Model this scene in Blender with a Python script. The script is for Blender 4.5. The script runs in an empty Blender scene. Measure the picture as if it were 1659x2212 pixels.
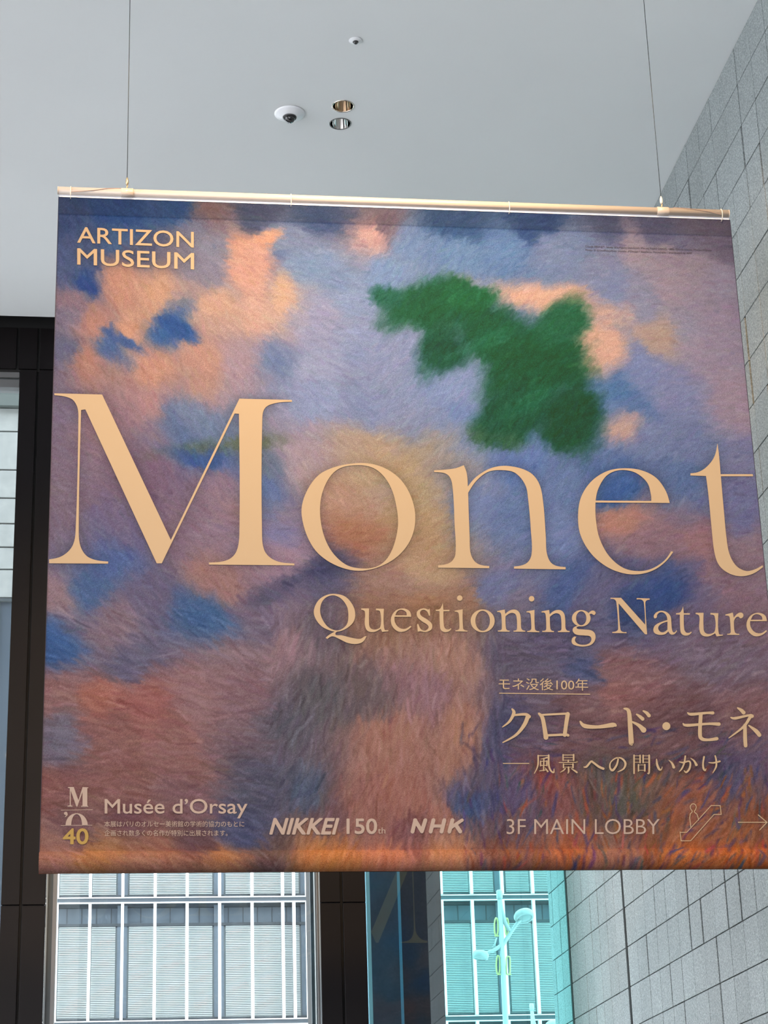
import bpy, bmesh, math, random
import numpy as np
from mathutils import Matrix, Vector
from mathutils.geometry import tessellate_polygon
random.seed(7); rng = np.random.RandomState(11)
SC = bpy.context.scene; COL = SC.collection

# ------------------------------------------------------------------ camera (surveyed from the photograph's vanishing points)
F = 4430.0; CX, CY = 829.5, 1106.0
def _ray(x, y): return np.array([x - CX, -(y - CY), -F])
_Y = _ray(244, 2785); _Y /= np.linalg.norm(_Y)
_Z = _ray(450, -10500); _Z = _Z - _Y * _Z.dot(_Y); _Z /= np.linalg.norm(_Z)
_X = np.cross(_Y, _Z); ROT = np.array([_X, _Y, _Z]); EYE = np.array([0, 0, 1.6])
cam_d = bpy.data.cameras.new('camera'); cam = bpy.data.objects.new('camera', cam_d); COL.objects.link(cam)
cam_d.sensor_fit = 'VERTICAL'; cam_d.sensor_height = 36; cam_d.lens = F / 2212 * 36
cam_d.clip_start = 0.1; cam_d.clip_end = 400
cam.matrix_world = Matrix.Translation(EYE) @ Matrix(ROT.tolist()).to_4x4()
SC.camera = cam

# ------------------------------------------------------------------ world, lamps, exposure
SC.view_settings.view_transform = 'Standard'; SC.view_settings.look = 'None'
SC.view_settings.gamma = 1; SC.view_settings.use_curve_mapping = False
SC.view_settings.exposure = 2.22
SC.cycles.max_bounces = 10; SC.cycles.transparent_max_bounces = 12; SC.cycles.use_denoising = True
w = bpy.data.worlds.new('overcast_sky'); SC.world = w; w.use_nodes = True
wn = w.node_tree.nodes; wl = w.node_tree.links; wn.clear()
wo = wn.new('ShaderNodeOutputWorld'); bg = wn.new('ShaderNodeBackground')
tc = wn.new('ShaderNodeTexCoord'); sx = wn.new('ShaderNodeSeparateXYZ'); cr = wn.new('ShaderNodeValToRGB')
wl.new(tc.outputs['Generated'], sx.inputs[0]); wl.new(sx.outputs['Z'], cr.inputs[0]); wl.new(cr.outputs[0], bg.inputs[0]); wl.new(bg.outputs[0], wo.inputs[0])
cr.color_ramp.elements[0].position = 0.0; cr.color_ramp.elements[0].color = (0.96, 0.975, 1.0, 1)
cr.color_ramp.elements[1].position = 0.8; cr.color_ramp.elements[1].color = (0.85, 0.91, 1.0, 1)
bg.inputs[1].default_value = 1.9

def spot(name, loc, target, power, color, angle, blend=0.7, size=0.08):
    d = bpy.data.lights.new(name, 'SPOT'); d.energy = power; d.color = color; d.spot_size = math.radians(angle)
    d.spot_blend = blend; d.shadow_soft_size = size
    o = bpy.data.objects.new(name, d); COL.objects.link(o); o.location = loc
    o.rotation_euler = (Vector(target) - Vector(loc)).to_track_quat('-Z', 'Y').to_euler()
    return o
# warm ceiling wall-washers in front of the banner (above and behind the frame's top)
for lx in (-0.2, 1.3, 2.7):
    spot('ceiling_spotlight', (lx, 7.7, 8.75), (lx * 0.8 + 0.3, 10.0, 6.0), 115, (1.0, 0.66, 0.34), 90)
for lx in (-1.5, 1.5, 3.0):  # unseen far row, added as even warm fill on the banner
    spot('banner_fill_spot', (lx, 1.5, 8.8), (1.35 + lx * 0.08, 10.0, 4.9), 238, (1.0, 0.76, 0.54), 34, 0.5, 0.15)

# ------------------------------------------------------------------ helpers
def wray(x, y): return ROT @ _ray(x, y)
def atY(x, y, Y): d = wray(x, y); return EYE + d * (Y / d[1])
def atX(x, y, X): d = wray(x, y); return EYE + d * (X / d[0])
def atZ(x, y, Z): d = wray(x, y); return EYE + d * ((Z - 1.6) / d[2])
def proj(p):
    c = ROT.T @ (np.asarray(p, float) - EYE); return CX + c[0] * F / -c[2], CY - c[1] * F / -c[2]
def lin(c):
    c = np.asarray(c, float) / 255.0
    return np.where(c <= 0.04045, c / 12.92, ((c + 0.055) / 1.055) ** 2.4)

def mesh_obj(name, verts, faces, m, parent=None, smooth=False):
    me = bpy.data.meshes.new(name); me.from_pydata([tuple(v) for v in verts], [], faces); me.update()
    if smooth:
        me.polygons.foreach_set('use_smooth', [True] * len(me.polygons))
    if m: me.materials.append(m)
    o = bpy.data.objects.new(name, me); COL.objects.link(o)
    if parent: o.parent = parent
    return o
def boxes_vf(boxes):
    V, Fc = [], []
    for (x0, x1, y0, y1, z0, z1) in boxes:
        b = len(V)
        V += [(x0, y0, z0), (x1, y0, z0), (x1, y1, z0), (x0, y1, z0), (x0, y0, z1), (x1, y0, z1), (x1, y1, z1), (x0, y1, z1)]
        Fc += [(b, b+3, b+2, b+1), (b+4, b+5, b+6, b+7), (b, b+1, b+5, b+4), (b+1, b+2, b+6, b+5), (b+2, b+3, b+7, b+6), (b+3, b, b+4, b+7)]
    return V, Fc
def box(name, x0, x1, y0, y1, z0, z1, m, parent=None, bevel=0.0):
    V, Fc = boxes_vf([(x0, x1, y0, y1, z0, z1)])
    if bevel:
        bm = bmesh.new(); vs = [bm.verts.new(v) for v in V]
        for f in Fc: bm.faces.new([vs[i] for i in f])
        bmesh.ops.bevel(bm, geom=bm.edges[:], offset=bevel, segments=1, affect='EDGES')
        me = bpy.data.meshes.new(name); bm.to_mesh(me); bm.free(); me.materials.append(m)
        o = bpy.data.objects.new(name, me); COL.objects.link(o)
        if parent: o.parent = parent
        return o
    return mesh_obj(name, V, Fc, m, parent)
def boxes(name, bl, m, parent=None):
    V, Fc = boxes_vf(bl); return mesh_obj(name, V, Fc, m, parent)
def tube_vf(pts, radii, seg=10, caps=True):
    pts = [Vector(p) for p in pts]; V, Fc = [], []
    up = Vector((0.13, 0.21, 1)).normalized()
    for i, p in enumerate(pts):
        t = (pts[min(i+1, len(pts)-1)] - pts[max(i-1, 0)]).normalized()
        if abs(t.dot(up)) > 0.97: up = Vector((1, 0.1, 0.05)).normalized()
        a = t.cross(up).normalized(); b = t.cross(a).normalized()
        r = radii[i] if hasattr(radii, '__len__') else radii
        for k in range(seg):
            an = 2 * math.pi * k / seg; V.append(tuple(p + a * (r * math.cos(an)) + b * (r * math.sin(an))))
    for i in range(len(pts) - 1):
        for k in range(seg):
            k2 = (k + 1) % seg; Fc.append((i*seg+k, i*seg+k2, (i+1)*seg+k2, (i+1)*seg+k))
    if caps:
        Fc.append(tuple(range(seg))[::-1]); Fc.append(tuple((len(pts)-1)*seg + k for k in range(seg)))
    return V, Fc
def tube(name, pts, radii, m, parent=None, seg=10, caps=True):
    V, Fc = tube_vf(pts, radii, seg, caps); return mesh_obj(name, V, Fc, m, parent, smooth=seg > 6)
def lathe(name, prof, m, parent=None, seg=40, loc=(0, 0, 0)):
    V, Fc = [], []
    for (r, z) in prof:
        for k in range(seg):
            a = 2 * math.pi * k / seg; V.append((r * math.cos(a) + loc[0], r * math.sin(a) + loc[1], z + loc[2]))
    for i in range(len(prof) - 1):
        for k in range(seg):
            k2 = (k + 1) % seg; Fc.append((i*seg+k, i*seg+k2, (i+1)*seg+k2, (i+1)*seg+k))
    return mesh_obj(name, V, Fc, m, parent, smooth=True)
def tag(o, label=None, cat=None, group=None, kind=None):
    if label: o['label'] = label
    if cat: o['category'] = cat
    if group: o['group'] = group
    if kind: o['kind'] = kind
    return o
def empty(name, loc, label, cat, group=None):
    o = bpy.data.objects.new(name, None); COL.objects.link(o); o.location = loc; o.empty_display_size = 0.1
    return tag(o, label, cat, group)
def adopt(parent, kids):      # parent keeps children where they were built
    bpy.context.view_layer.update()
    inv = Matrix.Translation(Vector(parent.location)).inverted()
    for k in kids:
        k.parent = parent
        if k.type == 'MESH' and k.data.users == 1: k.data.transform(inv)
        else: k.matrix_parent_inverse = inv
def struct(o): o['kind'] = 'structure'; return o

# ------------------------------------------------------------------ materials
def mat(name, rgb, rough=0.6, metal=0.0, spec=0.5, noise=None, bump=None, coat=0.0):
    """rgb linear base; noise=(scale, amount, detail); bump=(scale, strength, distance)"""
    m = bpy.data.materials.new(name); m.use_nodes = True; nt = m.node_tree; p = nt.nodes['Principled BSDF']
    p.inputs['Base Color'].default_value = (*rgb, 1); p.inputs['Roughness'].default_value = rough
    p.inputs['Metallic'].default_value = metal; p.inputs['Specular IOR Level'].default_value = spec
    if coat: p.inputs['Coat Weight'].default_value = coat
    tcn = nt.nodes.new('ShaderNodeTexCoord')
    if noise:
        n = nt.nodes.new('ShaderNodeTexNoise'); n.inputs['Scale'].default_value = noise[0]; n.inputs['Detail'].default_value = noise[2]
        nt.links.new(tcn.outputs['Object'], n.inputs['Vector'])
        r = nt.nodes.new('ShaderNodeMapRange'); r.inputs['From Min'].default_value = 0.3; r.inputs['From Max'].default_value = 0.7
        r.inputs['To Min'].default_value = 1 - noise[1]; r.inputs['To Max'].default_value = 1 + noise[1]
        nt.links.new(n.outputs['Fac'], r.inputs['Value'])
        mx = nt.nodes.new('ShaderNodeMix'); mx.data_type = 'RGBA'; mx.blend_type = 'MULTIPLY'; mx.inputs['Factor'].default_value = 1
        mx.inputs['A'].default_value = (*rgb, 1); nt.links.new(r.outputs[0], mx.inputs['B']); nt.links.new(mx.outputs['Result'], p.inputs['Base Color'])
    if bump:
        n = nt.nodes.new('ShaderNodeTexNoise'); n.inputs['Scale'].default_value = bump[0]; n.inputs['Detail'].default_value = 4
        nt.links.new(tcn.outputs['Object'], n.inputs['Vector'])
        b = nt.nodes.new('ShaderNodeBump'); b.inputs['Strength'].default_value = bump[1]; b.inputs['Distance'].default_value = bump[2]
        nt.links.new(n.outputs['Fac'], b.inputs['Height']); nt.links.new(b.outputs[0], p.inputs['Normal'])
    return m
def glass(name, tint, ior=1.5, rough=0.0, boost=1.0):
    m = bpy.data.materials.new(name); m.use_nodes = True; nt = m.node_tree; nt.nodes.clear()
    o = nt.nodes.new('ShaderNodeOutputMaterial'); t = nt.nodes.new('ShaderNodeBsdfTransparent'); g = nt.nodes.new('ShaderNodeBsdfGlossy')
    t.inputs[0].default_value = (*tint, 1); g.inputs['Roughness'].default_value = rough; g.inputs[0].default_value = (boost, boost, boost, 1)
    f = nt.nodes.new('ShaderNodeFresnel'); f.inputs[0].default_value = ior; mx = nt.nodes.new('ShaderNodeMixShader')
    nt.links.new(f.outputs[0], mx.inputs[0]); nt.links.new(t.outputs[0], mx.inputs[1]); nt.links.new(g.outputs[0], mx.inputs[2]); nt.links.new(mx.outputs[0], o.inputs[0])
    return m
M = {}
M['ceiling'] = mat('ceiling_paint', (0.76, 0.775, 0.785), 0.85, spec=0.2, noise=(0.7, 0.015, 2))
M['dark'] = mat('dark_bronze_panel', (0.0038, 0.0024, 0.0028), 0.5, spec=0.16, noise=(3, 0.15, 3), bump=(60, 0.05, 0.001))
M['groove'] = mat('black_recess', (0.003, 0.0025, 0.0025), 0.8)
M['steel'] = mat('painted_steel', (0.13, 0.128, 0.128), 0.4, metal=0.3)
M['steel_white'] = mat('white_steel', (0.28, 0.32, 0.34), 0.4)
M['gunmetal'] = mat('gunmetal', (0.05, 0.06, 0.065), 0.45, metal=0.4)
M['clear'] = glass('clear_glass', (0.93, 0.97, 0.97))
M['teal'] = glass('teal_glass', (0.57, 0.90, 0.895))
M['fin'] = glass('fin_glass', (0.72, 0.86, 0.92), ior=2.15)
M['cyan_edge'] = mat('glass_edge', (0.12, 0.34, 0.44), 0.25)
M['blue_panel'] = mat('blue_grey_backpanel', (0.022, 0.045, 0.062), 0.5, noise=(2.5, 0.35, 4))
M['brown_panel'] = mat('brown_backpanel', (0.009, 0.0075, 0.009), 0.5, noise=(2.5, 0.3, 4))
M['floor'] = mat('stone_floor', (0.42, 0.405, 0.39), 0.35, noise=(2, 0.08, 4))
M['ground'] = mat('street_paving', (0.52, 0.51, 0.50), 0.8, noise=(1, 0.1, 4))
# granite tile: speckle + per-tile tone
def granite():
    m = bpy.data.materials.new('grey_granite'); m.use_nodes = True; nt = m.node_tree; p = nt.nodes['Principled BSDF']; L = nt.links
    p.inputs['Roughness'].default_value = 0.65; p.inputs['Specular IOR Level'].default_value = 0.35
    tcn = nt.nodes.new('ShaderNodeNewGeometry')
    n = nt.nodes.new('ShaderNodeTexNoise'); n.inputs['Scale'].default_value = 95; n.inputs['Detail'].default_value = 3; n.inputs['Roughness'].default_value = 0.7
    L.new(tcn.outputs['Position'], n.inputs['Vector'])
    r = nt.nodes.new('ShaderNodeValToRGB'); e = r.color_ramp.elements
    e[0].position = 0.30; e[0].color = (0.118, 0.138, 0.140, 1); e[1].position = 0.72; e[1].color = (0.40, 0.425, 0.43, 1)
    k = e.new(0.5); k.color = (0.222, 0.247, 0.252, 1)
    L.new(n.outputs['Fac'], r.inputs[0])
    n2 = nt.nodes.new('ShaderNodeTexNoise'); n2.inputs['Scale'].default_value = 1.6; n2.inputs['Detail'].default_value = 4; L.new(tcn.outputs['Position'], n2.inputs['Vector'])
    oi = nt.nodes.new('ShaderNodeObjectInfo')
    a = nt.nodes.new('ShaderNodeMath'); a.operation = 'MULTIPLY_ADD'; a.inputs[1].default_value = 0.13; a.inputs[2].default_value = 0.80; L.new(oi.outputs['Random'], a.inputs[0])
    b = nt.nodes.new('ShaderNodeMath'); b.operation = 'MULTIPLY_ADD'; b.inputs[1].default_value = 0.28; L.new(n2.outputs['Fac'], b.inputs[0]); L.new(a.outputs[0], b.inputs[2])
    mx = nt.nodes.new('ShaderNodeMix'); mx.data_type = 'RGBA'; mx.blend_type = 'MULTIPLY'; mx.inputs['Factor'].default_value = 1
    L.new(r.outputs[0], mx.inputs['A']); L.new(b.outputs[0], mx.inputs['B']); L.new(mx.outputs['Result'], p.inputs['Base Color'])
    bu = nt.nodes.new('ShaderNodeBump'); bu.inputs['Strength'].default_value = 0.12; bu.inputs['Distance'].default_value = 0.002; L.new(n.outputs['Fac'], bu.inputs['Height']); L.new(bu.outputs[0], p.inputs['Normal'])
    return m
M['granite'] = granite()
M['joint'] = mat('dark_joint', (0.018, 0.020, 0.021), 0.9)

# ------------------------------------------------------------------ room shell
ZC = 8.893; XW = 3.803; YB = 15.25; YG = 17.28
struct(box('ceiling', -16, XW + 0.35, -14, 15.0, ZC, ZC + 0.3, M['ceiling']))
struct(box('floor', -16, XW + 0.35, -14, 17.2, -0.2, 0, M['floor']))
struct(box('ground', -80, 90, 17.2, 64, -0.25, -0.05, M['ground']))
struct(box('forecourt', -80, -16, -60, 17.2, -0.25, -0.05, M['ground']))
struct(box('plaza', -16, 90, -60, -14, -0.25, -0.05, M['ground']))

M['plaster'] = mat('light_plaster', (0.55, 0.55, 0.55), 0.8)
struct(box('added_rear_wall', -16, XW, -14.2, -14, 4.6, ZC, M['plaster']))  # unseen rear wall, added to block the sky reflected in the window

# right wall: backing + granite tiles, 0.296 m grid (joint lines measured on the wall plane)
wall = struct(box('wall_right', XW + 0.022, XW + 0.35, -14, 18.03, 0, ZC + 0.3, M['joint']))
TY, TZ, Z0, Y0 = 0.2957, 0.2951, 3.603, 12.30
WIDE = {(4,0),(4,1),(3,0),(1,0),(1,1),(0,0),(0,1),(8,0),(6,-1),(2,-1),(2,-2),(7,-3),(3,-3),(5,-2),(-1,16),(-6,12),(-4,11),(-4,10),(-5,9),(-6,14),(-5,15),(-7,15),(-7,9),(-3,13),(-5,8),(-2,3),(-3,4)}
def tile_mesh(w, h):
    t = 0.02; b = 0.0015
    V = [(t, 0, 0), (t, w, 0), (t, w, h), (t, 0, h), (b, 0, 0), (b, w, 0), (b, w, h), (b, 0, h), (0, b, b), (0, w-b, b), (0, w-b, h-b), (0, b, h-b)]
    Fc = [(8, 11, 10, 9), (4, 8, 9, 5), (5, 9, 10, 6), (6, 10, 11, 7), (7, 11, 8, 4), (0, 4, 5, 1), (1, 5, 6, 2), (2, 6, 7, 3), (3, 7, 4, 0)]
    return V, Fc
tile_cache = {}
hidV, hidF = [], []
def put_tile(y0, y1, z0, z1):
    wd, hg = round(y1 - y0, 4), round(z1 - z0, 4)
    q = [proj((XW, yy, zz)) for yy in (y0, y1) for zz in (z0, z1)]
    vis = any(-20 < a < 1690 and -20 < b < 2240 for a, b in q)
    def behind(a, b): return 430 < b < 1880 and a < 1555 + (b - 470) * 0.107 and a > 100
    if vis and all(behind(a, b) for a, b in q): vis = False
    off = rng.uniform(-0.0012, 0.0012)
    if vis:
        if (wd, hg) not in tile_cache:
            V, Fc = tile_mesh(wd, hg); me = bpy.data.meshes.new('stone_tile'); me.from_pydata(V, [], Fc); me.materials.append(M['granite']); tile_cache[(wd, hg)] = me
        o = bpy.data.objects.new('stone_tile', tile_cache[(wd, hg)]); COL.objects.link(o); o.location = (XW + off, y0, z0); o.parent = wall
        return 1
    V, Fc = tile_mesh(wd, hg); b = len(hidV)
    hidV.extend([(v[0] + XW + off, v[1] + y0, v[2] + z0) for v in V]); hidF.extend([tuple(i + b for i in f) for f in Fc]); return 0
nt_ = 0
cols = [(Y0 + TY * i, Y0 + TY * (i + 1), i) for i in range(-20, 10)]           # up to 15.257
cols += [(15.315 + 0.2757 * i, 15.315 + 0.2757 * (i + 1), 10 + i) for i in range(7)]  # 15.315 .. 17.245
cols += [(17.32, 17.60, 18), (17.60, 17.88, 19), (17.88, 18.03, 20)]
for (ya, yb, ci) in cols:
    for rj in range(-9, 18):
        za = Z0 + TZ * rj; zb = za + TZ
        if rj == 17: zb = ZC
        g0 = 0.026 if (ci, rj) in WIDE and ci < 10 else (0.0032, 0.0045, 0.0065, 0.009)[rng.choice(4, p=(.3, .4, .2, .1))]
        if ci >= 10 and rng.rand() < 0.10: g0 = 0.008
        nt_ += put_tile(ya + g0, yb - 0.0028, za + 0.0034, zb - 0.0034)
o = mesh_obj('stone_tiling', hidV, hidF, M['granite'], wall); o['kind'] = 'stuff'
print('tiles in view', nt_)
struct(box('trim_1', XW - 0.001, XW + 0.022, 15.262, 15.312, 0, ZC, M['groove']))
struct(box('trim_2', XW - 0.001, XW + 0.022, 17.25, 17.318, 0, ZC + 0.3, M['groove']))

# back wall: bronze-clad columns and head, steel frames, glass
wb = struct(boxes('wall_back', [(-16, XW + 0.02, YB + 0.05, YB + 0.25, 8.56, 9.6), (-0.85, -0.545, YB + 0.03, YB + 0.30, 0, 8.56), (1.50, 1.822, YB + 0.03, YB + 0.30, 0, 8.56),
                                (-16, -0.0, YB + 0.05, YB + 0.3, 9.6, 9.8)], M['groove']))
def panel(x0, x1, z0, z1): box('cladding_panel', x0, x1, YB, YB + 0.03, z0, z1, M['dark'], wb, bevel=0.002)
for (a, b) in ((-0.855, -0.722), (-0.702, -0.533), (1.486, 1.637), (1.657, 1.827)):
    for (z0, z1) in ((0.0, 4.244), (4.252, 8.54)): panel(a, b, z0, z1)
xs = [-4.2, -3.3, -2.4, -1.62]
for a, b in ((-2.6, -1.76), (-1.742, -0.888), (-0.868, -0.722), (-0.702, -0.533), (-0.52, 0.45), (0.47, 1.47), (1.486, 1.637), (1.657, 1.827), (1.85, 2.8), (2.82, 3.79)):
    panel(a, b, 8.548, 8.912)
struct(box('trim_3', -16, XW, YB + 0.02, YB + 0.05, 8.53, 9.6, M['groove']))
# window 1: big pane between the columns
win = struct(box('window_1', -0.47, 1.47, YB + 0.10, YB + 0.112, 0.02, 8.53, M['clear']))
for a, b, m, y0 in ((-0.531, -0.519, 'steel_white', 0.02), (-0.519, -0.482, 'gunmetal', 0.06), (-0.482, -0.452, 'steel', 0.03)):
    box('window_frame', a, b, YB + y0, YB + 0.16, 0, 8.53, M[m], win)
for a, b, m, y0 in ((1.452, 1.460, 'gunmetal', 0.05), (1.460, 1.472, 'steel', 0.02), (1.472, 1.476, 'gunmetal', 0.03), (1.476, 1.486, 'steel_white', 0.02)):
    box('window_frame', a, b, YB + y0, YB + 0.16, 0, 8.53, M[m], win)
# window 2: narrow view left of the column
win2 = struct(box('window_2', -3.2, -0.86, YB + 0.10, YB + 0.112, 0.02, 8.53, M['clear']))
z1 = atY(20, 797, YB)[2]; z2 = atY(20, 812, YB)[2]; z3 = atY(20, 815, YB)[2]; z4 = atY(20, 832, YB)[2]
box('window_frame', -3.2, -0.86, YB + 0.03, YB + 0.16, z2, z1, M['steel'], win2)
box('window_frame', -3.2, -0.86, YB + 0.05, YB + 0.16, z3, z2, M['gunmetal'], win2)
box('window_frame', -3.2, -0.86, YB + 0.04, YB + 0.16, z4, z3, M['steel'], win2)
struct(box('wall_left', -16, -3.2, YB, YB + 0.3, 0, 8.56, M['dark']))
# glass fin with blue edge beside the column
fin = struct(box('window_3', 1.985, atY(953, 1950, 16.3)[0], 16.30, 16.312, 0, 8.6, M['fin']))
fb = box('window_frame', 1.955, 1.985, 16.27, 16.33, 0, 8.6, M['cyan_edge'], fin)
ea = atY(862, 1950, YG)[0]
# outer glazed screen (teal) with the dark outer column
out = struct(box('window_4', 2.716, XW, YG, YG + 0.014, 0, 9.6, M['teal']))
oc = struct(boxes('wall_outer', [(1.6, 2.716, YG + 0.03, YG + 0.4, 0, 9.6), (1.2, XW + .3, YG - 0.1, YG + 0.4, 9.6, 9.9)], M['groove']))
box('cladding_panel', ea + 0.012, 2.716, YG, YG + 0.03, 0, 9.6, M['brown_panel'], oc)
box('cladding_panel', 1.6, ea - 0.012, YG, YG + 0.03, 0, 9.6, M['blue_panel'], oc)
box('edge_strip', ea - 0.012, ea + 0.012, YG - 0.01, YG + 0.03, 0, 9.6, M['cyan_edge'], oc)
struct(box('trim_4', 1.2, XW + .3, 15.5, 17.3, 9.3, 9.45, M['dark']))

struct(box('shade_canopy', 0.2, XW + 0.35, 17.7, 31.0, 9.9, 10.1, M['dark']))      # unseen canopy, added to shade the outdoor end of the wall

M['tower'] = mat('added_mass_grey', (0.10, 0.105, 0.11), 0.5)
struct(box('added_upper_mass', -16, 30, -13.8, 17.26, 10.2, 25, M['tower']))      # unseen upper storeys, added to keep bright sky out of the glass reflections

# ------------------------------------------------------------------ ceiling fixtures
M['white_plastic'] = mat('white_plastic', (0.82, 0.83, 0.86), 0.35)
M['black_gloss'] = mat('black_dome', (0.012, 0.013, 0.015), 0.08, coat=1.0)
M['black_matte'] = mat('black_housing', (0.02, 0.02, 0.022), 0.5)
M['chrome'] = mat('chrome_reflector', (0.86, 0.85, 0.84), 0.07, metal=1.0)
M['gold'] = mat('warm_reflector', (0.78, 0.68, 0.58), 0.10, metal=1.0)
def dome_camera(x, y, s, label):
    r = empty('dome_camera', (x, y, ZC), label, 'camera', None)
    k = [lathe('flange', [(0.001, -0.002), (s, -0.0015), (s, -0.004), (s * 0.9, -0.012 * s / 0.1), (s * 0.5, -0.026 * s / 0.1), (s * 0.43, -0.03 * s / 0.1), (s * 0.40, -0.02 * s / 0.1)], M['white_plastic'], None, 48, (x, y, ZC)),
         lathe('housing', [(s * 0.43, -0.022 * s / 0.1), (s * 0.42, -0.036 * s / 0.1), (s * 0.36, -0.040 * s / 0.1), (s * 0.33, -0.036 * s / 0.1)], M['black_matte'], None, 40, (x, y, ZC)),
         lathe('lens_dome', [(s * 0.34 * math.cos(a), -0.036 * s / 0.1 - s * 0.34 * math.sin(a)) for a in np.linspace(0, math.pi / 2 - 0.01, 12)], M['black_gloss'], None, 40, (x, y, ZC))]
    adopt(r, k); 
    a, b = (tube_vf([(x - s * 0.2, y - s * 0.27, ZC - 0.05 * s / 0.1), (x - s * 0.26, y - s * 0.33, ZC - 0.056 * s / 0.1)], s * 0.09, 12))
    l = mesh_obj('lens', a, b, M['steel'], None); adopt(r, [l])
p = atZ(626, 245, ZC); dome_camera(p[0], p[1], 0.103, 'large white dome security camera with black eye, left of the two round downlights')
p = atZ(768, 87, ZC); dome_camera(p[0], p[1], 0.042, 'tiny white ceiling camera near the top of the picture')
def downlight(x, y, m, label):
    r = empty('recessed_downlight', (x, y, ZC), label, 'ceiling light', 'pair of recessed downlights')
    R = 0.070
    k = [lathe('trim_ring', [(R * 0.96, -0.0005), (R * 0.97, -0.004), (R * 1.05, -0.004), (R * 1.06, -0.0005)], M['steel'] if m == 'chrome' else M['gold'], None, 40, (x, y, ZC)),
         lathe('reflector', [(R * 0.97, -0.004)] + [(R * (0.97 - 0.33 * (t ** 1.7)), -0.004 + 0.11 * t) for t in np.linspace(0.05, 1, 12)], M[m], None, 48, (x, y, ZC)),
         lathe('lamp', [(R * 0.64, 0.105), (R * 0.4, 0.09), (0.0005, 0.085)], M['steel_white'], None, 30, (x, y, ZC))]
    adopt(r, k)
downs = []
for (px, py, m, lb) in ((741, 229, 'gold', 'round recessed downlight with bronze toned reflector, upper of the pair'), (735, 267, 'chrome', 'round recessed downlight with silver mirror reflector, lower of the pair')):
    p = atZ(px, py, ZC); downlight(p[0], p[1], m, lb); downs.append((p[0], p[1]))
# real holes in the ceiling for the downlights
ceil = bpy.data.objects['ceiling']
bm = bmesh.new()
for (x, y) in downs: bmesh.ops.create_cone(bm, cap_ends=True, segments=40, radius1=0.0685, radius2=0.0685, depth=0.26, matrix=Matrix.Translation((x, y, ZC + 0.02)))
cme = bpy.data.meshes.new('cut'); bm.to_mesh(cme); bm.free(); co = bpy.data.objects.new('cut', cme); COL.objects.link(co)
bo = ceil.modifiers.new('holes', 'BOOLEAN'); bo.operation = 'DIFFERENCE'; bo.object = co; bo.solver = 'EXACT'
bpy.context.view_layer.update(); dg = bpy.context.evaluated_depsgraph_get()
nm = bpy.data.meshes.new_from_object(ceil.evaluated_get(dg)); ceil.modifiers.clear(); ceil.data = nm
bpy.data.objects.remove(co)

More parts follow.
